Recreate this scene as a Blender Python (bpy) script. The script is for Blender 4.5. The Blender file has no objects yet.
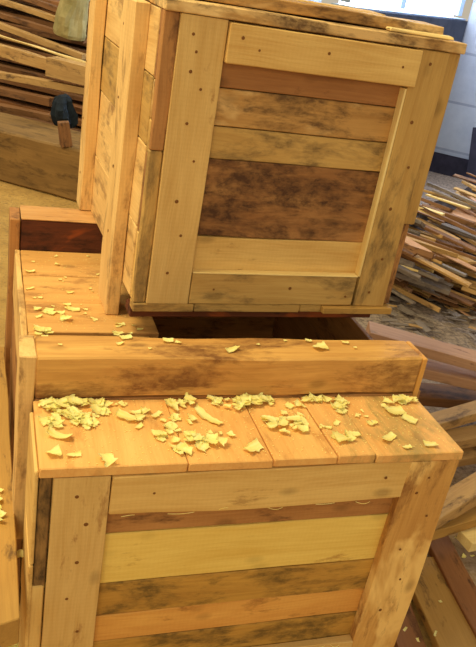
import bpy, math, random
from mathutils import Vector, Matrix, noise
S = 1.4                      # model units -> metres (applied to everything at the end)
rnd = random.Random(7)
sc = bpy.context.scene
COL = sc.collection
# ---------------------------------------------------------------- colour / materials
def lin(c):
    return tuple(((x/255)/12.92 if x/255 <= .04045 else ((x/255+.055)/1.055)**2.4) for x in c) + (1,)
MATS = {}
def nd(nt, t, **k):
    n = nt.nodes.new(t)
    for a, b in k.items(): setattr(n, a, b)
    return n
def ramp(nt, src, stops):
    r = nd(nt, 'ShaderNodeValToRGB'); e = r.color_ramp.elements
    while len(e) < len(stops): e.new(.5)
    for i, (p, c) in enumerate(stops):
        e[i].position = p; e[i].color = c if len(c) == 4 else (*c, 1)
    nt.links.new(src, r.inputs[0]); return r.outputs[0]
def mapping(nt, src, scale, loc=(0,0,0)):
    m = nd(nt, 'ShaderNodeMapping'); m.inputs['Scale'].default_value = scale; m.inputs['Location'].default_value = loc
    nt.links.new(src, m.inputs[0]); return m.outputs[0]
def tnoise(nt, vec, scale=1, detail=4, rough=.55, dist=0):
    n = nd(nt, 'ShaderNodeTexNoise'); n.inputs['Scale'].default_value = scale
    n.inputs['Detail'].default_value = detail; n.inputs['Roughness'].default_value = rough
    n.inputs['Distortion'].default_value = dist
    nt.links.new(vec, n.inputs['Vector']); return n.outputs[0]
def mixc(nt, fac, a, b, mode='MIX'):
    m = nd(nt, 'ShaderNodeMix', data_type='RGBA', blend_type=mode)
    for s, v in ((m.inputs[0], fac), (m.inputs[6], a), (m.inputs[7], b)):
        if isinstance(v, (int, float)): s.default_value = v
        elif isinstance(v, tuple): s.default_value = v
        else: nt.links.new(v, s)
    return m.outputs[2]
def newmat(name, rough=.7):
    m = bpy.data.materials.new(name); m.use_nodes = True
    nt = m.node_tree; b = nt.nodes['Principled BSDF']; b.inputs['Roughness'].default_value = rough
    b.inputs['Specular IOR Level'].default_value = .25
    return m, nt, b
def wood(name, base, dark, stain=0.0, scol=(70,42,25), sscale=9, grain=.9, knots=.35, rough=.72, seed=0, patch=None, saw=.0):
    """sawn timber; grain runs along x of the per-board 'wc' coordinate"""
    m, nt, b = newmat(name, rough)
    at = nd(nt, 'ShaderNodeAttribute', attribute_name='wc').outputs['Vector']
    lo = (seed*1.7, seed*.9, seed*2.3)
    warp = tnoise(nt, mapping(nt, at, (2.2, 7, 7), lo), 1, 2)
    wv = nd(nt, 'ShaderNodeVectorMath', operation='MULTIPLY_ADD')
    nt.links.new(warp, wv.inputs[0]); wv.inputs[1].default_value = (0, .035, .035); nt.links.new(at, wv.inputs[2])
    w = wv.outputs[0]
    fine = tnoise(nt, mapping(nt, w, (7, 260, 260), lo), 1, 4, .6)
    band = tnoise(nt, mapping(nt, w, (1.6, 46, 46), lo), 1, 3, .55)
    cloud = tnoise(nt, mapping(nt, at, (5, 14, 14), lo), 1, 5, .6)
    B, D = lin(base), lin(dark)
    c = mixc(nt, ramp(nt, band, [(.36, (1,1,1)), (.62, (0,0,0))]), B, D)
    c = mixc(nt, grain*.55, c, mixc(nt, ramp(nt, fine, [(.38, (0,0,0)), (.62, (1,1,1))]), D, B))
    c = mixc(nt, .5, c, mixc(nt, ramp(nt, cloud, [(.3, (0,0,0)), (.7, (1,1,1))]), D, B))
    if saw:
        sw = nd(nt, 'ShaderNodeTexWave', bands_direction='X'); sw.inputs['Scale'].default_value = 42
        sw.inputs['Distortion'].default_value = 2.5; sw.inputs['Detail'].default_value = 2
        nt.links.new(at, sw.inputs['Vector'])
        c = mixc(nt, saw, c, mixc(nt, sw.outputs[0], D, B))
    if patch:
        pc, amt = patch
        pn = tnoise(nt, mapping(nt, at, (4.5, 9, 9), (seed+3, 5, 1)), 1, 4, .6, .4)
        c = mixc(nt, ramp(nt, pn, [(.62-amt*.25, (0,0,0)), (.70-amt*.2, (1,1,1))]), c, lin(pc))
    if stain > 0:
        s1 = tnoise(nt, mapping(nt, at, (sscale*.8, sscale*2.4, sscale*2.4), (seed*3.1, 2, 7)), 1, 9, .7, .25)
        s2 = tnoise(nt, mapping(nt, at, (sscale*4, sscale*6, sscale*6), (1, seed, 7)), 1, 5, .7)
        f = ramp(nt, s1, [(.60-stain*.19, (0,0,0)), (.66-stain*.11, (.9,.9,.9))])
        f2 = ramp(nt, s2, [(.35, (.35,.35,.35)), (.6, (1,1,1))])
        mm = nd(nt, 'ShaderNodeMath', operation='MULTIPLY'); nt.links.new(f, mm.inputs[0]); nt.links.new(f2, mm.inputs[1])
        c = mixc(nt, mm.outputs[0], c, lin(scol))
    if knots:
        v = nd(nt, 'ShaderNodeTexVoronoi'); v.inputs['Scale'].default_value = 1
        nt.links.new(mapping(nt, w, (8, 15, 15), (seed*5.3, 1, 2)), v.inputs['Vector'])
        kf = ramp(nt, v.outputs['Distance'], [(.07, (knots,)*3), (.17, (0,0,0))])
        c = mixc(nt, kf, c, lin(tuple(int(x*.45) for x in dark)))
    nt.links.new(c, b.inputs['Base Color'])
    bp = nd(nt, 'ShaderNodeBump'); bp.inputs['Strength'].default_value = .35; bp.inputs['Distance'].default_value = .002
    nt.links.new(fine, bp.inputs['Height']); nt.links.new(bp.outputs[0], b.inputs['Normal'])
    MATS[name] = m; return m
wood('pale_wood',   (230,194,120), (194,148,78), .03, (160,118,64), seed=1, saw=.05)
wood('sawn_wood',   (222,186,118), (188,146,80), .05, (158,112,62), seed=2, saw=.06)
wood('yellow_wood', (242,212,118), (216,176,82), .1, (176,128,60), seed=3, knots=.2, saw=.05)
wood('orange_wood', (230,176,92), (196,132,60), .2, (140,90,40), seed=4, saw=.05)
wood('lid_wood',    (236,188,112), (216,152,80), .35, (196,136,72), seed=5, saw=.0)
wood('lid_stained_wood', (234,186,112), (214,152,84), .8, (166,138,80), sscale=7, seed=6, saw=0)
wood('edge_wood',   (242,218,152), (218,182,110), 0, seed=7, knots=0, saw=0)
wood('red_wood',    (176,124,72), (136,88,50), .4, (84,52,32), seed=8)
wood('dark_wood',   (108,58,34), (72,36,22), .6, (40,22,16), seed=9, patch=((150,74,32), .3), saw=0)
wood('mottled_wood',(176,128,76), (128,82,46), .95, (62,38,26), sscale=9, seed=10, patch=((196,144,86), .25), saw=0)
wood('stained_wood',(204,158,92), (160,116,62), .8, (84,58,36), sscale=9, seed=11, patch=((222,184,122), .5), saw=0)
wood('smoky_wood',  (206,168,98), (172,130,68), .62, (116,92,56), sscale=7, seed=12, saw=0)
wood('moldy_wood',  (206,160,74), (164,118,52), .72, (98,76,38), sscale=8, seed=13, saw=0)
wood('batten_wood', (240,202,134), (198,152,88), .4, (150,112,68), sscale=8, seed=14, saw=.05)
wood('brown_wood',  (186,134,78), (144,96,52), .45, (92,60,38), seed=15, saw=.05)
wood('rough_end_wood', (166,126,72), (116,86,48), .9, (58,44,28), sscale=14, seed=16)
wood('wormy_wood',  (216,168,94), (180,128,64), .3, (136,90,46), sscale=7, seed=17, patch=((236,196,120), .3), saw=.04)
wood('panel_wood', (222,172,100), (192,138,74), .4, (156,108,58), seed=33)
wood('cap_wood', (206,160,100), (176,126,74), .3, (140,98,58), seed=34)
wood('beam_wood', (150,116,66), (112,84,46), .5, (86,64,36), seed=32)
wood('rail_wood', (226,176,98), (176,122,60), .62, (112,68,34), sscale=6, seed=31, saw=0)
wood('far_tan_wood',(206,166,104), (166,126,76), .35, (96,72,50), seed=18)
wood('far_pink_wood',(206,162,126), (172,128,98), .03, (120,84,66), seed=19)
wood('far_brown_wood',(150,106,66), (108,74,46), .4, (64,44,32), seed=20)
wood('far_grey_wood',(146,132,118), (108,96,88), .4, (76,68,66), seed=21)
wood('olive_wood',  (192,148,76), (160,120,60), .3, (92,66,40), seed=22)
wood('redbrown_wood',(156,106,62), (130,84,48), .25, (72,44,28), seed=23)
def shaving_mat():
    m, nt, b = newmat('shaving', .6)
    at = nd(nt, 'ShaderNodeAttribute', attribute_name='wc').outputs['Vector']
    n = tnoise(nt, mapping(nt, at, (20, 160, 10)), 1, 3)
    c = mixc(nt, ramp(nt, n, [(.35, (0,0,0)), (.65, (1,1,1))]), lin((255,242,146)), lin((255,252,188)))
    nt.links.new(c, b.inputs['Base Color'])
    b.inputs['Transmission Weight'].default_value = 0
    # thin wood lets light through
    tr = nd(nt, 'ShaderNodeBsdfTranslucent'); nt.links.new(c, tr.inputs[0])
    mx = nd(nt, 'ShaderNodeMixShader'); mx.inputs[0].default_value = .38
    nt.links.new(b.outputs[0], mx.inputs[1]); nt.links.new(tr.outputs[0], mx.inputs[2])
    nt.links.new(mx.outputs[0], nt.nodes['Material Output'].inputs[0])
    MATS['shaving'] = m
shaving_mat()
def plain(name, col, rough=.6, metal=0, var=None, scale=12):
    m, nt, b = newmat(name, rough); b.inputs['Metallic'].default_value = metal
    if var:
        tc = nd(nt, 'ShaderNodeTexCoord').outputs['Object']
        n = tnoise(nt, tc, scale, 6, .65)
        c = mixc(nt, ramp(nt, n, [(.35, (0,0,0)), (.65, (1,1,1))]), lin(col), lin(var))
        nt.links.new(c, b.inputs['Base Color'])
        bp = nd(nt, 'ShaderNodeBump'); bp.inputs['Strength'].default_value = .4; bp.inputs['Distance'].default_value = .01
        nt.links.new(n, bp.inputs['Height']); nt.links.new(bp.outputs[0], b.inputs['Normal'])
    else: b.inputs['Base Color'].default_value = lin(col)
    MATS[name] = m; return m
plain('nail', (124,80,38), .6, .2)
plain('cloth_blue', (38,48,58), .9, 0, (22,28,36), 14)
plain('stump', (140,130,84), .85, 0, (180,164,112), 7)
plain('window_frame', (150,170,196), .5)
plain('dark_paint', (48,46,62), .8, 0, (34,34,48), 6)
plain('shaded_plaster', (84,92,112), .9, 0, (64,72,92), 5)  # backlit gloom under the window put into the wall colour
plain('wall_foot_shade', (52,50,66), .9, 0, (34,32,44), 6)
# floor : trodden sawdust, greyer grit towards the right
m, nt, b = newmat('floor', .9)
tc = nd(nt, 'ShaderNodeTexCoord').outputs['Object']
n1 = tnoise(nt, tc, 3, 8, .7); n2 = tnoise(nt, tc, 45, 6, .7); n3 = tnoise(nt, tc, 1.1, 4, .6)
c = mixc(nt, ramp(nt, n1, [(.35, (0,0,0)), (.65, (1,1,1))]), lin((170,132,70)), lin((204,164,92)))
c = mixc(nt, ramp(nt, n2, [(.5, (0,0,0)), (.68, (.7,.7,.7))]), c, lin((134,108,70)))
sx = nd(nt, 'ShaderNodeSeparateXYZ'); nt.links.new(tc, sx.inputs[0])
ad = nd(nt, 'ShaderNodeMath', operation='MULTIPLY_ADD'); nt.links.new(n3, ad.inputs[0]); ad.inputs[1].default_value = 1.2
nt.links.new(sx.outputs[0], ad.inputs[2])
adm = nd(nt, 'ShaderNodeMath', operation='MULTIPLY'); nt.links.new(ad.outputs[0], adm.inputs[0]); adm.inputs[1].default_value = .25
g = mixc(nt, ramp(nt, n2, [(.35, (0,0,0)), (.6, (1,1,1))]), lin((104,90,82)), lin((176,156,136)))
c = mixc(nt, ramp(nt, adm.outputs[0], [(.42, (0,0,0)), (.6, (1,1,1))]), c, g)
nt.links.new(c, b.inputs['Base Color'])
bp = nd(nt, 'ShaderNodeBump'); bp.inputs['Strength'].default_value = .6; bp.inputs['Distance'].default_value = .02
nt.links.new(n2, bp.inputs['Height']); nt.links.new(bp.outputs[0], b.inputs['Normal']); MATS['floor'] = m
# block wall : mortar joints in the local x / z of the wall
def blockwall(name, c1, c2, cm):
    m, nt, b = newmat(name, .9)
    tc = nd(nt, 'ShaderNodeTexCoord').outputs['Object']
    sp = nd(nt, 'ShaderNodeSeparateXYZ'); nt.links.new(tc, sp.inputs[0])
    cb = nd(nt, 'ShaderNodeCombineXYZ'); nt.links.new(sp.outputs[0], cb.inputs[0]); nt.links.new(sp.outputs[2], cb.inputs[1])
    br = nd(nt, 'ShaderNodeTexBrick'); nt.links.new(cb.outputs[0], br.inputs['Vector'])
    br.inputs['Color1'].default_value = lin(c1); br.inputs['Color2'].default_value = lin(c2); br.inputs['Mortar'].default_value = lin(cm)
    br.inputs['Scale'].default_value = 1; br.inputs['Brick Width'].default_value = .92; br.inputs['Row Height'].default_value = .46
    br.inputs['Mortar Size'].default_value = .012
    n = tnoise(nt, tc, 5, 7, .7)
    c = mixc(nt, .55, br.outputs[0], mixc(nt, ramp(nt, n, [(.35, (0,0,0)), (.68, (1,1,1))]), lin(c2), lin(c1)))
    nt.links.new(c, b.inputs['Base Color'])
    bp = nd(nt, 'ShaderNodeBump'); bp.inputs['Strength'].default_value = .5; bp.inputs['Distance'].default_value = .01
    nt.links.new(n, bp.inputs['Height']); nt.links.new(bp.outputs[0], b.inputs['Normal']); MATS[name] = m
blockwall('block_wall', (176,184,198), (148,158,178), (104,110,128))
m, nt, b = newmat('daylight_pane', .4)
b.inputs['Base Color'].default_value = (.8,.85,.9,1); b.inputs['Emission Color'].default_value = (.78,.88,1,1); b.inputs['Emission Strength'].default_value = 7
MATS['daylight_pane'] = m

# ---------------------------------------------------------------- geometry
def link(o, parent=None):
    COL.objects.link(o)
    if parent: o.parent = parent
    return o
class MB:
    """collects bars / grids and links them as ONE mesh object"""
    def __init__(s): s.v=[]; s.f=[]; s.mi=[]; s.wc=[]; s.mats=[]
    def slot(s, mat):
        if mat not in s.mats: s.mats.append(mat)
        return s.mats.index(mat)
    def bar(s, p0, p1, w, t, mat, up=(0,0,1), ch=.0015, wob=.0012, seg=None, w1=None, t1=None, skew=(0,0)):
        """sawn bar from p0 to p1 (centre line), w across, t along 'up'; chamfered, slightly uneven"""
        p0, p1 = Vector(p0), Vector(p1); ax = p1-p0; L = ax.length; ax.normalize()
        up = Vector(up); side = up.cross(ax)
        if side.length < 1e-4: up = Vector((0,1,0)); side = up.cross(ax)
        side.normalize(); up = ax.cross(side).normalized()
        seg = seg or max(2, min(14, int(L/.05)))
        w1 = w1 or w; t1 = t1 or t; mi = s.slot(mat)
        off = Vector([rnd.uniform(-50, 50) for _ in range(3)])
        ch = min(ch, w*.3, t*.3)
        st = [0, ch/L] + [i/seg for i in range(1, seg)] + [1-ch/L, 1]
        base = len(s.v); n = len(st)
        for k, u in enumerate(st):
            ww = w+(w1-w)*u; tt = t+(t1-t)*u
            e = ch if k in (0, n-1) else 0
            a, c_ = ww/2-e, tt/2-e
            prof = [(-a+ch,-c_),(a-ch,-c_),(a,-c_+ch),(a,c_-ch),(a-ch,c_),(-a+ch,c_),(-a,c_-ch),(-a,-c_+ch)]
            for j, (x, z) in enumerate(prof):
                sgx = 1 if x > 0 else -1; sgz = 1 if z > 0 else -1
                q = Vector((u*L*6, sgx*9, sgz*7)) + off
                dx = noise.noise(q)*wob*1.6; dz = noise.noise(q+Vector((31,7,3)))*wob
                sk = (skew[0]*(1-u) + skew[1]*u)*x
                s.v.append(p0 + ax*(u*L+sk) + side*(x+dx) + up*(z+dz))
                s.wc.append(Vector((u*L, x, z)) + off)
        for k in range(n-1):
            for j in range(8):
                a = base+k*8+j; b_ = base+k*8+(j+1) % 8
                s.f.append((a, b_, b_+8, a+8)); s.mi.append(mi)
        s.f.append(tuple(base+j for j in reversed(range(8)))); s.mi.append(mi)
        s.f.append(tuple(base+(n-1)*8+j for j in range(8))); s.mi.append(mi)
        return s
    def box(s, x0, x1, y0, y1, z0, z1, mat, axis='x', **k):
        cx, cy, cz = (x0+x1)/2, (y0+y1)/2, (z0+z1)/2
        if axis == 'x': return s.bar((x0,cy,cz), (x1,cy,cz), y1-y0, z1-z0, mat, (0,0,1), **k)
        if axis == 'y': return s.bar((cx,y0,cz), (cx,y1,cz), x1-x0, z1-z0, mat, (0,0,1), **k)
        return s.bar((cx,cy,z0), (cx,cy,z1), x1-x0, y1-y0, mat, (0,1,0), **k)
    def build(s, name, parent=None, loc=None):
        me = bpy.data.meshes.new(name); me.from_pydata([tuple(v) for v in s.v], [], s.f)
        for mt in s.mats: me.materials.append(MATS[mt])
        me.polygons.foreach_set('material_index', s.mi)
        at = me.attributes.new('wc', 'FLOAT_VECTOR', 'POINT')
        at.data.foreach_set('vector', [x for w in s.wc for x in w])
        me.update()
        o = bpy.data.objects.new(name, me)
        if loc is not None: o.location = loc
        return link(o, parent)
def tag(o, label=None, cat=None, group=None, kind=None):
    if label: o['label'] = label
    if cat: o['category'] = cat
    if group: o['group'] = group
    if kind: o['kind'] = kind
    return o
def thing(name, label, cat, loc=(0,0,0), rz=0, group=None):
    o = bpy.data.objects.new(name, None); o.location = loc; o.rotation_euler = (0,0,rz); o.empty_display_size = .1
    link(o); return tag(o, label, cat, group)
def nails(parent, pts, n=(0,-1,0), r=.0028):
    """round nail heads, one mesh each"""
    n = Vector(n).normalized(); a = n.orthogonal().normalized(); b_ = n.cross(a)
    for p in pts:
        mb = MB(); mi = mb.slot('nail'); p = Vector(p); k = 10
        rr = r*rnd.uniform(.75, 1.25)
        for d, q in ((0, rr), (.0008, rr*.8), (.0009, 0.0001)):
            for i in range(k):
                t = 2*math.pi*i/k
                mb.v.append(p + n*d + a*math.cos(t)*q + b_*math.sin(t)*q); mb.wc.append(Vector((0,0,0)))
        for l in range(2):
            for i in range(k):
                mb.f.append((l*k+i, l*k+(i+1) % k, (l+1)*k+(i+1) % k, (l+1)*k+i)); mb.mi.append(mi)
        mb.build('nail', parent)

# ---------------------------------------------------------------- camera (pose recovered from the crates' vanishing points)
CP = Vector((-.0762, -.8361, .6411)); FPX = 758.74
cam = bpy.data.cameras.new('camera'); co = bpy.data.objects.new('camera', cam); COL.objects.link(co)
co.rotation_euler = (1.1254, -.1608, -.2851); co.location = CP
cam.sensor_fit = 'HORIZONTAL'; cam.sensor_width = 36; cam.lens = FPX/476*36
cam.clip_start = .02; cam.clip_end = 200
sc.camera = co
RM = co.rotation_euler.to_matrix()
def ray(u, v): return RM @ Vector(((u-238)/FPX, -(v-323.5)/FPX, -1))
def onz(u, v, z): d = ray(u, v); return CP + d*((z-CP.z)/d.z)
def onp(u, v, dist, n=(.6, .8, 0)):
    d = ray(u, v); n = Vector(n); return CP + d*((dist-n.dot(CP))/n.dot(d))
FZ = -.5

# ================================================================= CRATE A : front crate with shavings on its lid
A = thing('wooden_crate', 'large front wooden crate whose plank lid is heaped with pale wood shavings', 'crate', (0, 0, FZ))
HA = -FZ
def a(mb, x0, x1, y0, y1, z0, z1, mat, axis='x', **k): return mb.box(x0, x1, y0, y1, z0+HA, z1+HA, mat, axis, **k)
mb = MB(); xs = [0, .2045, .2045, .333, .438, .503, .66]
seams = [(0, .203, 'lid_wood'), (.2045, .3325, 'lid_wood'), (.334, .437, 'lid_wood'), (.4385, .502, 'lid_stained_wood'), (.5035, .66, 'lid_stained_wood')]
for i, (x0, x1, mt) in enumerate(seams):
    a(mb, x0, x1, rnd.uniform(-.002, .002), .168, -.0155 + rnd.uniform(-.001, .001), rnd.uniform(-.0008, .0006), mt, 'y', wob=.001)
lid = mb.build('lid', A)
mb = MB()
for z0, z1, mt in ((-.136, -.017, 'brown_wood'), (-.234, -.138, 'yellow_wood'), (-.302, -.2355, 'moldy_wood'), (-.358, -.3022, 'orange_wood'), (-.425, -.3595, 'moldy_wood'), (-.5, -.4265, 'brown_wood')):  # top plank browned to carry the shade under the upper rail
    e = rnd.uniform(0, .002)
    a(mb, .0 + e, .6585, .018, .034, z0, z1, mt, 'x')
mb.build('front_panel', A)
mb = MB(); a(mb, .0005, .0175, .0035, .0175, -.213, -.0185, 'rough_end_wood', 'z', wob=.0018)
tag(mb.build('corner_batten', A), 'dark mould-stained corner strip')
mb = MB(); a(mb, -.004, .0165, .0045, .0175, -.5, -.2145, 'pale_wood', 'z', wob=.0018); mb.build('corner_batten', A)
st = MB(); a(st, .0185, .097, 0, .0175, -.5, -.0175, 'sawn_wood', 'z', ch=.001); sl = st.build('stile', A)
st = MB(); a(st, .567, .659, 0, .0175, -.5, -.0175, 'wormy_wood', 'z', wob=.003); sr = st.build('stile', A)
st = MB(); a(st, .0985, .576, -.0008, .0172, -.0875, -.0175, 'pale_wood', 'x', wob=.0035, skew=(0, -.1)); rail_up = st.build('rail', A)
st = MB(); a(st, .0985, .566, .0005, .0172, -.5, -.412, 'sawn_wood', 'x', wob=.003); rail_low = st.build('rail', A)
nails(sl, [(x, .0-.0002, z+HA) for x, z in ((.052,-.05),(.068,-.1),(.06,-.17),(.05,-.24),(.07,-.31),(.055,-.37))])
nails(sr, [(x, -.0004, z+HA) for x, z in ((.61,-.05),(.596,-.08),(.63,-.13),(.6,-.2),(.62,-.27),(.6,-.34))])
nails(rail_up, [(x, -.0012, z+HA) for x, z in ((.16,-.05),(.35,-.06),(.53,-.045))])
for side, x0 in (('left', -.0065), ('right', .6465)):
    mb = MB()
    for z0, z1 in ((-.17, -.006), (-.34, -.172), (-.5, -.342)):
        a(mb, x0, x0+(.006 if side == 'left' else .0115), .002 if side == 'left' else .036, .147, z0, min(z1, -.0175) if side == 'right' else z1, 'pale_wood' if side == 'left' else 'brown_wood', 'y')
    if side == 'right':
        pass
    mb.build('side_panel', A)
mb = MB()
for z0, z1 in ((-.17, -.017), (-.34, -.172), (-.5, -.342)): a(mb, .001, .659, .148, .16, z0, z1, 'brown_wood', 'x')
mb.build('back_panel', A)

# ================================================================= CRATE B : the one behind, with raised rails on its top
B = thing('wooden_crate', 'middle wooden crate behind the front one, with raised rails around its sunken top', 'crate', (0, .17, FZ))
def b_(mb, x0, x1, y0, y1, z0, z1, mat, axis='x', **k): return mb.box(x0, x1, y0-.17, y1-.17, z0+HA, z1+HA, mat, axis, **k)
PZ = .005
mb = MB()
b_(mb, .001, .215, .252, .372, PZ-.0155, PZ, 'wormy_wood', 'x', wob=.0006)  # front planks cut short so the space under crate C goes dark
b_(mb, .001, .235, .3835, .505, PZ-.0155, PZ+.0004, 'panel_wood', 'x', wob=.0006)
b_(mb, .001, .028, .3725, .383, PZ-.0155, PZ, 'panel_wood', 'x', wob=.0004)
b_(mb, .001, .664, .5065, .63, PZ-.0155, PZ, 'panel_wood', 'x', wob=.0006)
b_(mb, .001, .664, .632, .768, PZ-.0155, PZ+.0003, 'panel_wood', 'x', wob=.0006)
mb.build('top_panel', B)
mb = MB(); b_(mb, .0015, .6575, .1695, .241, .002, .0736, 'rail_wood', 'x', wob=.004, ch=.003); rf = mb.build('rail', B)
mb = MB(); b_(mb, .659, .669, .172, .24, -.03, .0715, 'orange_wood', 'z', wob=.001); mb.build('rail_end', B)
mb = MB(); b_(mb, .0005, .664, .7695, .857, -.08, .0736, 'dark_wood', 'x', wob=.0018); tag(mb.build('rail', B), 'dark reddish back rail')
mb = MB(); b_(mb, .0, .664, .7695, .859, .0737, .0795-.003, 'cap_wood', 'x', wob=.0012)  # thin skin that gives the back rail a paler top
tag(mb.build('rail_cap', B), 'paler upper face of the back rail')
mb = MB(); b_(mb, -.0225, .0005, .1705, .241, -.275, .0742, 'batten_wood', 'z', wob=.002); bf = mb.build('corner_batten', B)
mb = MB(); b_(mb, -.0225, -.0005, .768, .85, -.5, .0742, 'brown_wood', 'z', wob=.0012); mb.build('corner_batten', B)
mb = MB()
for z0, z1, mt in ((-.1, .006, 'batten_wood'), (-.235, -.102, 'brown_wood'), (-.365, -.237, 'brown_wood'), (-.5, -.367, 'brown_wood')):
    b_(mb, -.0115, -.0005, .2425, .767, z0, z1, mt, 'y')
mb.build('side_panel', B)
mb = MB()
for z0, z1 in ((-.1, .004), (-.235, -.102), (-.365, -.237), (-.5, -.367)): b_(mb, .665, .677, .175, .8555, z0, z1, 'brown_wood', 'y')
mb.build('side_panel', B)
mb = MB()
for z0, z1 in ((-.12, .001), (-.25, -.122), (-.375, -.252), (-.5, -.377)): b_(mb, .0015, .6575, .1705, .182, z0, z1, 'brown_wood', 'x')
mb.build('front_panel', B)
mb = MB()
for z0, z1 in ((-.2, -.082), (-.3515, -.2005), (-.5, -.351)): b_(mb, .0015, .677, .8565, .868, z0, z1, 'brown_wood', 'x')
mb.build('back_panel', B)

# ================================================================= CRATE C : upper crate
CZ = .0768; H = .483
Cc = thing('wooden_crate', 'upper wooden crate stacked on top, framed front with stained dark planks and battened left side', 'crate', (.199, .358, CZ), .036)
mb = MB()
for i, (z0, z1, mt) in enumerate(((.0, .124, 'pale_wood'), (.1255, .262, 'mottled_wood'), (.2635, .316, 'smoky_wood'), (.3175, .378, 'stained_wood'), (.3795, H, 'red_wood'))):  # top plank's dark red also carries the upper rail's cast shadow
    mb.box(-.0235, .479, .018, .034, z0, z1, mt, 'x')
mb.build('front_panel', Cc)
mb = MB()                                                   # visible ends at the corners
mb.box(-.0235, -.0008, .006, .0178, .0, .27, 'smoky_wood', 'z', wob=.002); tag(mb.build('corner_batten', Cc), 'pale lower corner strip')
mb = MB(); mb.box(-.0235, -.0008, .005, .0178, .2715, H, 'brown_wood', 'z', wob=.002); tag(mb.build('corner_batten', Cc), 'stained brown upper corner strip')
mb = MB(); mb.box(.4805, .505, .006, .03, .170, H, 'smoky_wood', 'z', wob=.0018); mb.build('corner_batten', Cc)
mb = MB(); mb.box(.4805, .499, .012, .03, .0, .1685, 'brown_wood', 'z', wob=.0018); tag(mb.build('corner_batten', Cc), 'darker recessed lower strip')
st = MB(); st.box(0, .0755, 0, .0178, 0, H-.001, 'sawn_wood', 'z', ch=.001); s1 = st.build('stile', Cc)
st = MB(); st.box(.413, .4795, 0, .0178, .0, H-.001, 'smoky_wood', 'z', wob=.0016); s2 = st.build('stile', Cc)
st = MB(); st.box(.4085, .4125, .0005, .0178, .062, .415, 'edge_wood', 'z', wob=.0006, ch=.0006); tag(st.build('stile_edge', Cc), 'pale freshly sawn edge')
st = MB(); st.box(.077, .4235, -.006, .0118, .42, .4805, 'pale_wood', 'x', wob=.002, skew=(0, .12)); r1 = st.build('rail', Cc)
st = MB(); st.box(.077, .4075, .0005, .0175, .0005, .06, 'smoky_wood', 'x', wob=.001); r2 = st.build('rail', Cc)
st = MB(); st.box(.077, .408, .0006, .0175, .0602, .0625, 'edge_wood', 'x', wob=.0004, ch=.0004); st.build('rail_edge', r2)
nails(s1, [(x, -.0003, z) for x, z in ((.022,.455),(.03,.43),(.025,.40),(.045,.375),(.03,.32),(.05,.26),(.03,.19),(.045,.13),(.03,.06))])
nails(s2, [(x, -.0003, z) for x, z in ((.445,.46),(.438,.36),(.455,.28),(.44,.2),(.45,.1),(.44,.03))])
nails(r1, [(x, -.0064, z) for x, z in ((.1,.46),(.13,.445),(.25,.455),(.39,.45))])
nails(r2, [(x, -.0001, z) for x, z in ((.12,.03),(.27,.035),(.39,.02))])
# bottom skirt pieces
mb = MB()
for x0, x1, d in ((-.0235, .088, 0), (.0895, .30, .0015), (.3015, .40, .003)): mb.box(x0, x1, .001+d, .03, -.0165, -.0008, 'smoky_wood', 'x', wob=.001)
mb.box(.345, .4975, -.008, .03, -.0145, -.0008, 'olive_wood', 'x', wob=.0014)
mb.build('skirt', Cc)
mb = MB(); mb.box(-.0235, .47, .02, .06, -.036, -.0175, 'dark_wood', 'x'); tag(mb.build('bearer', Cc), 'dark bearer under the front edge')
# lid: planks run left-right, seen almost edge-on
mb = MB()
for y0, y1, mt in ((-.004, .11, 'stained_wood'), (.1115, .23, 'stained_wood'), (.2315, .35, 'smoky_wood'), (.3515, .45, 'stained_wood'), (.4515, .545, 'smoky_wood')):
    mb.box(-.024 if y0 > 0 else -.026, .506, y0, y1, H, H+.0175, mt, 'x', wob=.0018)
mb.build('lid', Cc)
# left side
mb = MB()
for z0, z1, mt in ((0, .13, 'batten_wood'), (.1315, .27, 'batten_wood'), (.2715, .38, 'smoky_wood'), (.3815, H-.001, 'batten_wood')):
    mb.box(-.0245, -.009, .036, .54, z0, z1, mt, 'y')
mb.build('side_panel', Cc)
mb = MB(); mb.box(.49, .505, .036, .54, 0, .24, 'brown_wood', 'y'); mb.box(.49, .505, .036, .54, .2415, H-.001, 'brown_wood', 'y'); mb.build('side_panel', Cc)
for y0, y1, zb in ((.098, .195, PZ-CZ+.001), (.49, .56, .0008)):
    mb = MB(); mb.box(-.0500, -.0252, y0, y1, zb, H+.0, 'batten_wood', 'z', wob=.0016)
    bt = mb.build('side_batten', Cc)
    nails(bt, [(-.0502, (y0+y1)/2+.01*k, .08+.12*k) for k in (0, 1, 2, 3)], n=(-1,0,0))
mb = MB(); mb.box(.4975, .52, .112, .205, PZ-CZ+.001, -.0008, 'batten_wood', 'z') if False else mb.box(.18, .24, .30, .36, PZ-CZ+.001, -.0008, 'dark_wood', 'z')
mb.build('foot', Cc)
mb = MB(); mb.box(-.008, .489, .52, .535, 0, .24, 'brown_wood', 'x'); mb.box(-.008, .489, .52, .535, .2415, H-.001, 'brown_wood', 'x'); mb.build('back_panel', Cc)
mb = MB()
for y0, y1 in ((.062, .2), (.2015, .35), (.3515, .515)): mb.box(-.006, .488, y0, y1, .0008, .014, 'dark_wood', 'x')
mb.build('base_panel', Cc)

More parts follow.
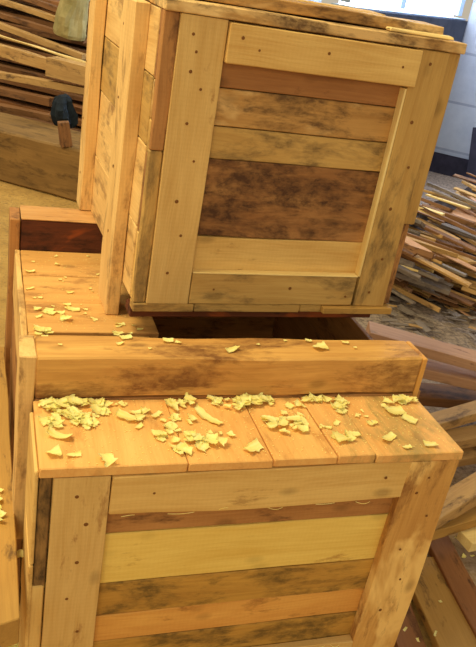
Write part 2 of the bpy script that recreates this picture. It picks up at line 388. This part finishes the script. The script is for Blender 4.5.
# loose boards on the upper crate's lid
rz = Matrix.Rotation(.036, 4, 'Z')
def cw(x, y, z): return Matrix.Translation((.199, .358, CZ)) @ rz @ Vector((x, y, z))
def loose(name, label, cat, p0, p1, w, t, mat, up=(0,0,1), group=None, **k):
    p0, p1 = Vector(p0), Vector(p1); mid = (p0+p1)/2
    mb = MB().bar(p0-mid, p1-mid, w, t, mat, up, **k)
    return tag(mb.build(name, None, mid), label, cat, group)
loose('wooden_board', 'stained loose board lying on the lid of the upper crate, below the window', 'board', cw(.0, .07, H+.0285), cw(.478, .07, H+.0285), .07, .018, 'stained_wood', wob=.0025)
loose('wooden_board', 'pale yellowish loose board lying behind the stained one on the upper crate', 'board', cw(.0, .155, H+.0285), cw(.42, .175, H+.0285), .06, .019, 'sawn_wood', wob=.002)
loose('wood_strip', 'thin pale splintered strip on the right end of the upper crate lid', 'strip', cw(.36, .02, H+.0215), cw(.49, .024, H+.0215), .018, .005, 'edge_wood', wob=.002)

# ================================================================= BACKGROUND
def struct(name, mb_or_o): return tag(mb_or_o, None, None, None, 'structure')
me = bpy.data.meshes.new('floor'); N = 60
me.from_pydata([(-3+9*i/N, -3+12*j/N, FZ-.003 + .0025*noise.noise(Vector((i*.9, j*.9, 0)))) for j in range(N+1) for i in range(N+1)], [],
               [(j*(N+1)+i, j*(N+1)+i+1, (j+1)*(N+1)+i+1, (j+1)*(N+1)+i) for j in range(N) for i in range(N)])
me.materials.append(MATS['floor']); fl = link(bpy.data.objects.new('floor', me)); struct('floor', fl)
def wall(name, p0, p1, z0, z1, t, mat):
    """upright slab; local x runs along the wall"""
    p0, p1 = Vector((*p0, 0)), Vector((*p1, 0)); L = (p1-p0).length; ang = math.atan2(p1.y-p0.y, p1.x-p0.x)
    me = bpy.data.meshes.new(name)
    v = [(x, y, z) for x in (0, L) for y in (0, t) for z in (z0, z1)]
    me.from_pydata(v, [], [(0,1,3,2),(4,6,7,5),(0,4,5,1),(2,3,7,6),(1,5,7,3),(0,2,6,4)])
    me.materials.append(MATS[mat]); o = link(bpy.data.objects.new(name, me)); o.location = p0; o.rotation_euler = (0,0,ang)
    return tag(o, kind='structure')
PE = onp(468, 20, 5); PE = Vector((PE.x, PE.y))
d35 = Vector((.8, -.6)); wall('wall_right', PE, PE + d35*2.6, FZ-.003, 2.2, .25, 'block_wall')
wall('shade_band_right', PE - Vector((.6,.8))*.012 , PE + d35*2.6 - Vector((.6,.8))*.012, FZ-.003, -.36, .011, 'wall_foot_shade')  # thin dark slab standing in for the shadow along the wall's foot
d45 = Vector((math.cos(math.radians(43)), math.sin(math.radians(43))))
W0 = PE - d45*2.0
SILL = .528
wb = wall('wall_back', W0, PE, FZ-.003, SILL, .14, 'shaded_plaster')
wall('wall_left', (-2.6, 7.6), (1.95, 4.2), FZ-.003, 2.2, .2, 'block_wall')
# window over the sill : pane of daylight, frame bars
mb = MB()
nrm = Vector((-d45.y, d45.x))
def wp(s, z, o=0): q = W0 + d45*s + nrm*o; return (q.x, q.y, z)
mb.bar(wp(.0, SILL+.006, .07), wp(1.99, SILL+.006, .07), .12, .010, 'window_frame')
for s in (.02, .80, 1.975): mb.bar(wp(s, SILL+.024, .07), wp(s, 1.5, .07), .03, .05, 'window_frame', (0,1,0))
mb.bar(wp(0, 1.515, .07), wp(1.99, 1.515, .07), .06, .03, 'window_frame')
wf = tag(mb.build('window_1'), kind='structure')
mb = MB(); mb.bar(wp(.03, 1.012, .10), wp(1.97, 1.012, .10), .01, .97, 'daylight_pane', (0,0,1), wob=0); mb.build('pane', wf)

# big timber lying on the floor (left)
q0, q1 = Vector((-.55, 3.33, 0)), Vector((1.15, 2.10, 0))
loose('timber_beam', 'massive squared timber beam lying on the floor at the upper left, sawn top and shaded side', 'beam',
      (q0.x+.105, q0.y+.14, FZ+.123), (q1.x+.105, q1.y+.14, FZ+.123),   .345, .245, 'beam_wood', wob=.004, ch=.008, seg=24)

# stacked slats behind the beam, at the top left
def pilebar(n, lab, a, b, d0, d1, w, t, mat, name='scrap_board', cat='board', grp=None):
    return loose(name, lab, cat, onp(*a, d0), onp(*b, d1), w, t, mat, (0,0,1), grp, wob=.004, seg=12)
PL = [
 ((-30,6),(86,41),3.35,.05,.028,'far_brown_wood','brown slat sloping down at the top left corner of the slat stack'),
 ((-30,14),(84,57),3.25,.05,.030,'far_tan_wood','tan slat above the thin pale lath in the slat stack'),
 ((-30,27),(90,64),3.12,.02,.010,'edge_wood','thin pale lath crossing the slat stack at the upper left'),
 ((-30,41),(54,66),3.05,.05,.062,'far_tan_wood','wide tan board facing out of the slat stack, under the thin pale lath'),
 ((-30,69),(92,92),2.95,.06,.034,'far_tan_wood','long tan slat running under the square block in the slat stack'),
 ((-30,84),(52,102),2.90,.06,.040,'far_brown_wood','brown slat second from the bottom of the slat stack'),
 ((-30,101),(58,119),2.84,.06,.034,'far_brown_wood','lowest brown slat of the stack, just above the big beam'),
 ((10,-8),(92,22),3.5,.05,.030,'far_brown_wood','upper brown slat of the stack running behind the weathered stump'),
 ((-30,-9),(60,20),3.45,.05,.03,'far_tan_wood','topmost tan slat of the stack at the upper left corner'),
]
for a0, b0, d, w, t, mt, lab in PL: pilebar(0, lab, a0, b0, d, d, w, t, mt)
loose('wood_block', 'square tan wood block end sitting on the long slat in the slat stack', 'block', onp(51, 66, 2.96), onp(92, 76, 2.96), .10, .098, 'far_tan_wood', wob=.003)
# filling of the stack behind
for lay in range(14):
    for slot in range(5):
        d = 3.0+lay*.045+slot*.115
        z = FZ+.02+lay*.055
        s0 = rnd.uniform(-.25, .1)
        base = Vector((.6*d, .8*d, 0)) + Vector((.8,-.6,0))*(-2.9 + s0)
        L = rnd.uniform(1.4, 1.8); dz = rnd.uniform(-.004, .004)
        loose('scrap_board', 'shadowed brown board deep inside the stack at the upper left', 'board', base + Vector((0,0,z)), base + Vector((.8*L, -.6*L, z+dz)), rnd.uniform(.06,.1), rnd.uniform(.025,.04),
              rnd.choice(['far_brown_wood','far_brown_wood','redbrown_wood']), group='boards deep in the upper left stack', wob=.003)
# weathered stump and dark rag
def lathe(name, prof, mat, loc, tilt=(0,0,0), k=24, lump=.0):
    mb = MB(); mi = mb.slot(mat)
    for r_, z in prof:
        for i in range(k):
            t = 2*math.pi*i/k; q = 1+lump*noise.noise(Vector((math.cos(t)*1.6, math.sin(t)*1.6, z*9)))
            mb.v.append(Vector((r_*q*math.cos(t), r_*q*math.sin(t), z))); mb.wc.append(Vector((z, r_*math.cos(t), r_*math.sin(t))))
    for l in range(len(prof)-1):
        for i in range(k):
            mb.f.append((l*k+i, l*k+(i+1) % k, (l+1)*k+(i+1) % k, (l+1)*k+i)); mb.mi.append(mi)
    mb.f.append(tuple(reversed(range(k)))); mb.mi.append(mi)
    mb.f.append(tuple((len(prof)-1)*k+i for i in range(k))); mb.mi.append(mi)
    o = mb.build(name, None, loc); o.rotation_euler = tilt
    return o
P = onp(72, 27, 3.32)
tag(lathe('tree_stump', [(.09,-.05),(.096,-.03),(.092,.015),(.088,.06),(.08,.13),(.075,.2),(.07,.27),(.05,.285)], 'stump', P - Vector((0,0,.0)), (.12,.05,0), lump=.25),
    'weathered greenish wood stump standing on the slat stack beside the upper crate', 'stump')
P = onp(62, 118, 2.74)
tag(lathe('dark_rag', [(.04,-.05),(.055,-.02),(.06,.02),(.052,.06),(.045,.09),(.02,.11)], 'cloth_blue', P+Vector((.02,.0,.01)), (.1,-.2,.3), lump=.9),
    'dark bluish rag bundled on the big beam beside the upper crate', 'rag')
loose('wood_block', 'brown upright offcut standing on the big beam beside the dark rag', 'block', onz(66,146,-.253), onz(66,146,-.253)+Vector((-.02,.0,.11)), .05, .045, 'far_brown_wood', (0,1,0), wob=.004)

# timber beside the crates, lower left
loose('timber_plank', 'thick tan timber plank along the left side of the crates, end cut obliquely', 'plank',
      (-.082, -.065, -.245), (-.089, .74, -.245), .128, .05, 'olive_wood', skew=(-.30, 0), wob=.002)
for y in (.3, .62):
    loose('wood_block', ('squared support block under the left timber plank, nearer one' if y < .5 else 'squared support block under the far end of the left timber plank'), 'block',
          (-.14, y, -.3855), (-.06, y, -.3855), .1, .228, 'brown_wood')

# right-hand boards: centre line given at its height above the floor
def rb(lab, a0, za, b0, zb, w, t, mat, ext=0, name='wooden_board', cat='board', **k):
    p0, p1 = onz(*a0, za), onz(*b0, zb); p1 = p1 + (p1-p0).normalized()*ext
    return loose(name, lab, cat, p0, p1, w, t, mat, wob=.002, **k)
rb('long pinkish board running right from under the upper crate, topmost of the right-hand boards', (368,331), -.27, (476,361), -.30, .085, .03, 'far_pink_wood', .5)
rb('tan-pink board below the long pinkish one at the right edge', (415,366), -.35, (476,381), -.36, .075, .03, 'far_pink_wood', .5)
rb('brown board in shadow beneath the two pinkish boards', (395,392), -.42, (476,398), -.43, .09, .03, 'far_brown_wood', .4)
rb('tan board sloping up to the right, just right of the front crate lid corner', (415,428), -.34, (476,411), -.33, .05, .028, 'far_tan_wood', .3)
rb('pale narrow board right of the front crate lid corner', (425,445), -.37, (476,435), -.37, .055, .03, 'far_tan_wood', .3)
rb('tan board in the shade beneath the lid corner of the front crate', (440,462), -.41, (476,455), -.41, .04, .025, 'far_tan_wood', .3)
rb('broad tan board climbing to the right beside the front crate right stile', (420,522), -.37, (476,488), -.35, .055, .03, 'far_tan_wood', .3)
rb('yellowish board below the broad tan one beside the right stile', (415,532), -.41, (476,514), -.40, .05, .026, 'olive_wood', .3)
rb('light chunky offcut at the right edge with a broken end', (464,541), -.43, (490,536), -.43, .045, .026, 'edge_wood', .1, 'wood_offcut', 'offcut')
rb('reddish brown board slanting down to the right behind the olive board', (428,525), -.465, (490,640), -.465, .06, .02, 'redbrown_wood', .3)
rb('wide olive-brown board slanting down to the bottom right corner', (418,560), -.475, (474,672), -.475, .105, .022, 'olive_wood', .3)
rb('narrow yellowish batten alongside the wide olive-brown board', (405,560), -.480, (449,668), -.480, .022, .018, 'orange_wood', .2)
rb('reddish plank lying flat at the foot of the front crate right stile', (388,580), -.488, (425,690), -.488, .06, .012, 'redbrown_wood', .1)

# slat pile at the right : ~long offcuts pointing towards the viewer's right
n_s = 0
tri = []
for row in range(14):
    f = row/13                                 # 0 near foot of the pile, 1 far top
    for k in range(10):
        u = 372 + k*14 + rnd.uniform(-7, 7)
        vt = 203-(u-425)*.42; vb = 288+(u-400)*.22
        v = vb + (vt-vb)*f + rnd.uniform(-4, 4)
        zt = -.47 + .27*f + rnd.uniform(-.035, .02)
        ang = math.radians(rnd.gauss(-56, 13)); L = rnd.choice([.14,.2,.3,.42])*rnd.uniform(.8,1.2)*(1+.5*f)
        p = onz(u, v+(L-.15)*42*f, zt)
        d = Vector((math.cos(ang), math.sin(ang), rnd.uniform(-.10, .03))).normalized()
        w = rnd.choice([.014,.02,.028,.035,.055])*(.8+.25*f); t = rnd.choice([.007,.010,.014,.020])*(.9+.2*f)
        mt = rnd.choice(['far_tan_wood','far_tan_wood','far_tan_wood','edge_wood','far_pink_wood','far_grey_wood','far_grey_wood','far_brown_wood','far_brown_wood','far_brown_wood'])
        p0, p1 = p - d*L*.5, p + d*L*.5
        low = min(p0.z, p1.z) - t
        if low < FZ: p0.z += FZ-low; p1.z += FZ-low
        loose('wood_offcut', 'narrow sawn offcut in the loose heap at the right, beside the upper crate', 'offcut', p0, p1, w, t, mt,
                  (rnd.uniform(-.5,.5), rnd.uniform(-.3,.3), 1), 'sawn offcuts in the right-hand heap', wob=.0015, ch=.001)
for k in range(60):
    p = onz(rnd.uniform(378,480), rnd.uniform(296,345), -.49); ang = rnd.uniform(-1.6, .2); L = rnd.uniform(.03,.09)
    d = Vector((math.cos(ang), math.sin(ang), rnd.uniform(-.1,.1)))*L*.5; p.z = -.488+rnd.uniform(0,.012)
    loose('wood_chip', 'small greyish chip littering the floor in front of the offcut heap', 'chip', p-d, p+d, rnd.uniform(.01,.028), .004, rnd.choice(['far_grey_wood','far_grey_wood','far_grey_wood','far_tan_wood']),
          (rnd.uniform(-.3,.3), rnd.uniform(-.3,.3), 1), 'chips on the floor before the heap')
loose('dark_board', 'dark board leaning on the block wall behind the offcut heap', 'board', onp(474, 186, 4.8), onp(482, 128, 4.9), .12, .03, 'dark_paint', (.6,.8,0))
# heap core the offcuts lie on, coloured dark for the shaded gaps between them
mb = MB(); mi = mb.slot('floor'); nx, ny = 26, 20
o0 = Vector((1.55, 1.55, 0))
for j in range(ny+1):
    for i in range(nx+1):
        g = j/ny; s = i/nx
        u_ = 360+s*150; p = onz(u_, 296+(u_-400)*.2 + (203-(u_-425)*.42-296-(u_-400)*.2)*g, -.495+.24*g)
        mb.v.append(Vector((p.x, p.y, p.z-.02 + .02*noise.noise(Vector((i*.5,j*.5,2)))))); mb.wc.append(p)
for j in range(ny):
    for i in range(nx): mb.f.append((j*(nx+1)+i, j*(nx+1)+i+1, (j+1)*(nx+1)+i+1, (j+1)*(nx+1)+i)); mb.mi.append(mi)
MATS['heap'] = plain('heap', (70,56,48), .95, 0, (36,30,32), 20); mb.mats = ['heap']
tag(mb.build('debris_heap'), 'bed of small debris under the offcut heap at the right, darkened for shaded gaps', 'debris', kind='stuff')

# ================================================================= SHAVINGS
def shaving_mesh(L, Wd, curl, twist, rag, seed):
    r = random.Random(seed); nx, ny = 12, 4; th = .0005
    mb = MB(); mi = mb.slot('shaving'); top = []; pts = []
    off = r.uniform(0, 99); taper = r.uniform(0, .25)
    for i in range(nx+1):
        u = i/nx-.5
        ang = curl*u
        R_ = L/curl if abs(curl) > .05 else 1e6
        x = R_*math.sin(ang) if abs(curl) > .05 else u*L
        z = R_*(1-math.cos(ang)) if abs(curl) > .05 else 0
        nrm_ = Vector((-math.sin(ang), 0, math.cos(ang)))
        wl = Wd*(1-taper*abs(u)*1.6)
        for j in range(ny+1):
            s = j/ny-.5
            e = (1+rag*noise.noise(Vector((u*7+off, (1 if s > 0 else -1)*3*abs(s*2), seed*.1)))) if j in (0, ny) else 1
            ex = rag*L*.14*noise.noise(Vector((s*5, off+(5 if i == nx else 0), 1))) if i in (0, nx) else 0
            y = s*wl*e; tz = twist*u*y*2 + abs(s)*Wd*.12
            pts.append((Vector((x+ex, y, z+tz)), nrm_, Vector((u*L, s*Wd, 0))))
    for p, n, w in pts: mb.v.append(p+n*th/2); mb.wc.append(w+Vector((seed,0,0)))
    for p, n, w in pts: mb.v.append(p-n*th/2); mb.wc.append(w+Vector((seed,0,0)))
    K = len(pts); W_ = ny+1
    for i in range(nx):
        for j in range(ny):
            a0 = i*W_+j
            mb.f.append((a0, a0+W_, a0+W_+1, a0+1)); mb.mi.append(mi)
            mb.f.append((K+a0, K+a0+1, K+a0+W_+1, K+a0+W_)); mb.mi.append(mi)
    rim = [i*W_ for i in range(nx+1)] + [nx*W_+j for j in range(1, W_)] + [i*W_+ny for i in range(nx-1, -1, -1)] + [j for j in range(ny-1, 0, -1)]
    for q in range(len(rim)):
        a0, a1 = rim[q], rim[(q+1) % len(rim)]
        mb.f.append((a0, a1, K+a1, K+a0)); mb.mi.append(mi)
    zmin = min(v.z for v in mb.v)
    for v in mb.v: v.z -= zmin
    return mb
def place_shaving(p, L, Wd, curl, rz, tilt=(0,0), label=None, group=None, seed=None, lift=0):
    mb = shaving_mesh(L, Wd, curl, rnd.uniform(-.5, .5), rnd.uniform(.2, .8), seed if seed is not None else rnd.randint(1, 9999))
    rot = Matrix.Rotation(rz, 4, 'Z') @ Matrix.Rotation(tilt[0], 4, 'X') @ Matrix.Rotation(tilt[1], 4, 'Y')
    mb.v = [rot @ v for v in mb.v]; zm = min(v.z for v in mb.v)
    for v in mb.v: v.z -= zm
    o = mb.build('wood_shaving', None, Vector(p)+Vector((0,0,.0009+lift)))
    for po in o.data.polygons: po.use_smooth = True
    return tag(o, label, 'shaving', group)
# large ones, read off the photograph: (u, v, length, width, curl, heading, label)
BIG = [
 (59,437,.040,.016,1.6,-.35,'curled tube-like shaving near the left end of the front crate lid'),
 (54,455,.019,.017,.8,.2,'square pale flake close to the left front corner of the front crate lid'),
 (74,456,.020,.008,.3,.1,'flat narrow flake right of the square flake on the front crate lid'),
 (107,461,.026,.020,-.9,-1.1,'pale flake overhanging the front edge of the front crate lid'),
 (129,419,.042,.018,.5,-.45,'long flat shaving lying alone left of centre on the front crate lid'),
 (207,418,.052,.014,.6,-.95,'long slanting shaving beside the lid seam left of centre'),
 (253,449,.030,.019,.6,.5,'lone crinkled flake at the middle of the lid front edge'),
 (341,412,.022,.015,.7,.7,'rounded flake above the stained lid plank'),
 (395,412,.034,.026,.5,.1,'largest pale flake near the right end of the front crate lid'),
 (409,420,.026,.018,.5,-.8,'pale flake tucked against the largest one near the right end'),
 (388,439,.034,.014,.9,.55,'crinkled shaving on the stained lid plank near the right front'),
 (407,448,.015,.008,.4,0,'small flake near the front edge of the stained lid plank'),
 (430,445,.022,.015,.5,-.2,'lone flake nearest the right front corner of the front crate lid'),
]
for u, v, L, Wd, cu, hd, lab in BIG:
    place_shaving(onz(u, v, .0005), L, Wd, cu, hd, (rnd.uniform(-.15,.15), rnd.uniform(-.1,.1)), lab, 'large shavings on the front crate lid')
CL = [(52,404,12,5,11),(75,402,14,5,12),(98,402,9,5,7),(66,415,22,6,14),(84,424,12,5,8),(56,424,9,6,7),(102,412,9,5,5),(118,405,10,4,3),
      (150,412,16,6,5),(187,405,14,5,9),(176,421,14,6,5),(196,441,18,7,12),(180,449,14,5,7),(215,402,14,5,7),(236,401,18,6,14),(256,404,18,5,10),
      (283,420,22,6,14),(300,431,22,6,9),(324,428,10,4,4),(265,399,14,4,6),(315,398,16,4,6),(343,402,16,5,7),(402,402,16,4,8),(360,416,12,5,4),(370,424,8,4,2),
      (300,405,20,5,4),(385,404,8,4,4),(220,435,20,8,4),(350,440,30,6,5),(160,430,40,12,7)]
for u, v, ru, rv, n in CL:
    for k in range(n):
        uu, vv = u+rnd.gauss(0, ru*.5), v+rnd.gauss(0, rv*.5)
        vv = max(vv, 400.5 if True else 0)
        p = onz(uu, vv, .0005)
        if p.y > .158: p.y = .158-rnd.uniform(0,.01)
        p.x = min(max(p.x, .008), .648)
        sz = rnd.uniform(.009, .026) if n > 4 else rnd.uniform(.005, .015)
        place_shaving(p, sz, sz*rnd.uniform(.45, .95), rnd.uniform(-1.0, 1.6), rnd.uniform(0, 6.28), (rnd.uniform(-.18,.18), rnd.uniform(-.15,.15)),
                      'small pale wood flake scattered among the heap on the front crate lid', 'small shavings on the front crate lid', lift=rnd.uniform(0, .004) if n > 8 else 0)
# on crate B's sunken top
for u, v, L, Wd, cu, n in [(30,272,.022,.010,1.2,1),(30,289,.018,.006,.8,1),(57,265,.010,.008,.3,1),(70,293,.016,.006,1,1),(40,298,.01,.006,.5,3),(49,313,.024,.014,.6,5),(73,310,.026,.012,.9,3),
                        (66,320,.022,.013,.6,4),(42,330,.030,.018,.5,5),(60,280,.008,.005,.5,3),(90,289,.008,.005,.5,2),(85,310,.01,.006,.5,3),(95,320,.01,.006,.5,3),(118,334,.02,.012,.5,3),
                        (56,257,.008,.005,.4,1),(88,257,.008,.005,.4,1),(33,262,.007,.005,.4,1),(98,275,.008,.005,.4,1),(120,325,.018,.010,.6,2),(140,330,.012,.006,.6,3)]:
    for k in range(n):
        j = 0 if k == 0 else 1
        uu, vv = u+j*rnd.gauss(0,6), v+j*rnd.gauss(0,3.5)
        p = onz(uu, vv, PZ+.0005); sc_ = 1 if k == 0 else rnd.uniform(.4,.8)
        if p.y < .257: p.y = .257+L
        place_shaving(p, L*sc_, Wd*sc_, cu, rnd.uniform(-.6,.6), (rnd.uniform(-.2,.2), rnd.uniform(-.2,.2)), 'pale curled shaving on the sunken top of the middle crate, left of the upper crate', 'shavings on the middle crate top')
# on crate B's front rail
for u, v, L, Wd in [(168,341,.018,.013),(178,343,.01,.007),(232,350,.028,.012),(320,348,.026,.018),(308,341,.012,.008),(345,343,.013,.007),(285,341,.006,.005),(120,344,.014,.007),(126,338,.02,.012),(60,345,.007,.004),(355,348,.006,.005),(258,345,.006,.004),(150,349,.006,.004)]:
    place_shaving(onz(u, v, .0745), L, Wd, .5, rnd.uniform(-.7,.7), (0,0), 'pale flake lying on the front rail of the middle crate', 'shavings on the middle crate rail')
# left gap
for u, v, z, L in [(8,499,-.218,.026),(3,490,-.218,.02),(12,512,-.218,.028),(5,507,-.218,.022),(10,520,-.218,.024),(16,511,-.218,.018)]:
    p = onz(u, v, z); p.x = min(p.x, -.045)
    place_shaving(p, L, L*.4, 1.2, rnd.uniform(-1.4,-.6), (rnd.uniform(-.3,.3), rnd.uniform(-.3,.3)), 'curled shaving caught on the timber plank left of the crates', 'shavings on the left timber plank')
p = onz(24, 548, -.277)
place_shaving((-.02, .12, -.262), .034, .014, .6, .1, (0,0), 'bright flat shaving stuck between the front crate and the left timber plank')
for k in range(40):
    p = onz(rnd.uniform(-10,26), rnd.uniform(625,660), -.495)
    place_shaving((p.x-.0, p.y, -.4985+rnd.uniform(0,.01)), rnd.uniform(.02,.04), rnd.uniform(.01,.022), rnd.uniform(.3,1.6), rnd.uniform(0,6.3), (rnd.uniform(-.4,.4), rnd.uniform(-.3,.3)),
                  'shaving on the floor at the foot of the left timber plank', 'shavings on the floor at lower left')
for k in range(22):
    u, v = rnd.uniform(395,476), rnd.uniform(525,650)
    p = onz(u, v, -.46)
    place_shaving((p.x, p.y, -.4625), rnd.uniform(.006,.016), rnd.uniform(.004,.009), rnd.uniform(.2,1), rnd.uniform(0,6.3), (0,0),
                  'small chip lying on the slanting boards at the lower right', 'chips on the lower right boards')
# sawdust specks (uncountable) on lid and top panel
mb = MB(); mi = mb.slot('shaving')
def speck(p, r_):
    b0 = len(mb.v); a0 = rnd.uniform(0, 3)
    for q in ((1,0,0),(-.5,.8,0),(-.4,-.7,0),(0,0,.6)):
        x = q[0]*math.cos(a0)-q[1]*math.sin(a0); y = q[0]*math.sin(a0)+q[1]*math.cos(a0)
        mb.v.append(Vector(p)+Vector((x*r_, y*r_, q[2]*r_))); mb.wc.append(Vector((x, y, 0)))
    for f in ((0,2,1),(0,1,3),(1,2,3),(2,0,3)): mb.f.append(tuple(b0+i for i in f)); mb.mi.append(mi)
for k in range(900): speck((rnd.uniform(.01,.65), rnd.uniform(.005,.165), .0008), rnd.uniform(.0005,.0016))
tag(mb.build('sawdust'), 'fine sawdust specks sprinkled over the front crate lid', 'sawdust', kind='stuff')
mb = MB(); mi = mb.slot('shaving')
for k in range(450): speck((rnd.uniform(.03,.2), rnd.choice((rnd.uniform(.26,.365), rnd.uniform(.39,.76), rnd.uniform(.39,.76))), PZ+.0008), rnd.uniform(.0005,.0015))
tag(mb.build('sawdust'), 'fine sawdust specks on the sunken top of the middle crate', 'sawdust', kind='stuff')

# frayed fibres hanging from rough edges of crate A's front
def strand(pts, r_=.0004):
    mb = MB(); mi = mb.slot('shaving'); k = 5
    for p in pts:
        for i in range(k):
            t = 2*math.pi*i/k; mb.v.append(Vector(p)+Vector((0, math.cos(t)*r_, math.sin(t)*r_))); mb.wc.append(Vector(p))
    for l in range(len(pts)-1):
        for i in range(k): mb.f.append((l*k+i, l*k+(i+1) % k, (l+1)*k+(i+1) % k, (l+1)*k+i)); mb.mi.append(mi)
    return mb
for rail_, zz in ((rail_up, -.0885), (rail_low, -.411)):
    for k in range(6 if rail_ is rail_up else 11):
        x = .11 + k*(.075 if rail_ is rail_up else .04) + rnd.uniform(-.01,.01); L = rnd.uniform(.01, .04); c = rnd.uniform(-.008,.008)
        strand([(x+L*t, -.002-.003*math.sin(t*3), zz+HA + c*math.sin(t*2.6)) for t in (0,.2,.4,.6,.8,1)]).build('wood_fibre', rail_)

# ================================================================= LIGHT
def area(name, loc, target, size, power, col, size_y=None):
    L = bpy.data.lights.new(name, 'AREA'); L.size = size*S; L.energy = power; L.color = col
    if size_y: L.shape = 'RECTANGLE'; L.size_y = size_y*S
    o = bpy.data.objects.new(name, L); COL.objects.link(o); o.location = loc
    o.rotation_euler = (Vector(target)-Vector(loc)).to_track_quat('-Z', 'Y').to_euler()
area('overhead_light', (-.9, .35, 2.6), (.3, .3, 0), .8, 108, (1, .865, .48))
area('left_key_light', (-2.3, .5, 2.1), (.2, .5, 0), .9, 36, (1, .86, .51))  # unseen key light from upper left, added to brighten the left faces
area('front_fill', (-1.1, -3.2, 1.5), (.3, .5, -.1), 1.5, 70, (1, .86, .51), 1.4)  # added fill that brightens the crate fronts; no doorway is built
area('overhead_light', (-1.0, 3.6, 2.6), (-.2, 3.4, -.4), .7, 70, (1, .88, .6))  # unseen light added to brighten the beam top and slat stack
q = wp(1.0, 1.0, -.05)
area('window_daylight', q, (q[0]+.7, q[1]-.75, .2), 1.6, 60, (.60, .72, 1), .8)
w = bpy.data.worlds.new('world'); sc.world = w; w.use_nodes = True
w.node_tree.nodes['Background'].inputs[0].default_value = (1, .875, .68, 1); w.node_tree.nodes['Background'].inputs[1].default_value = .46
vs = sc.view_settings; vs.view_transform = 'Standard'; vs.look = 'None'; vs.gamma = 1; vs.exposure = .2; vs.use_curve_mapping = False

# ---------------------------------------------------------------- scale to real size
done = set()
for o in COL.objects:
    o.location *= S
    if o.type == 'MESH' and o.data.name not in done:
        done.add(o.data.name); o.data.transform(Matrix.Scale(S, 4))
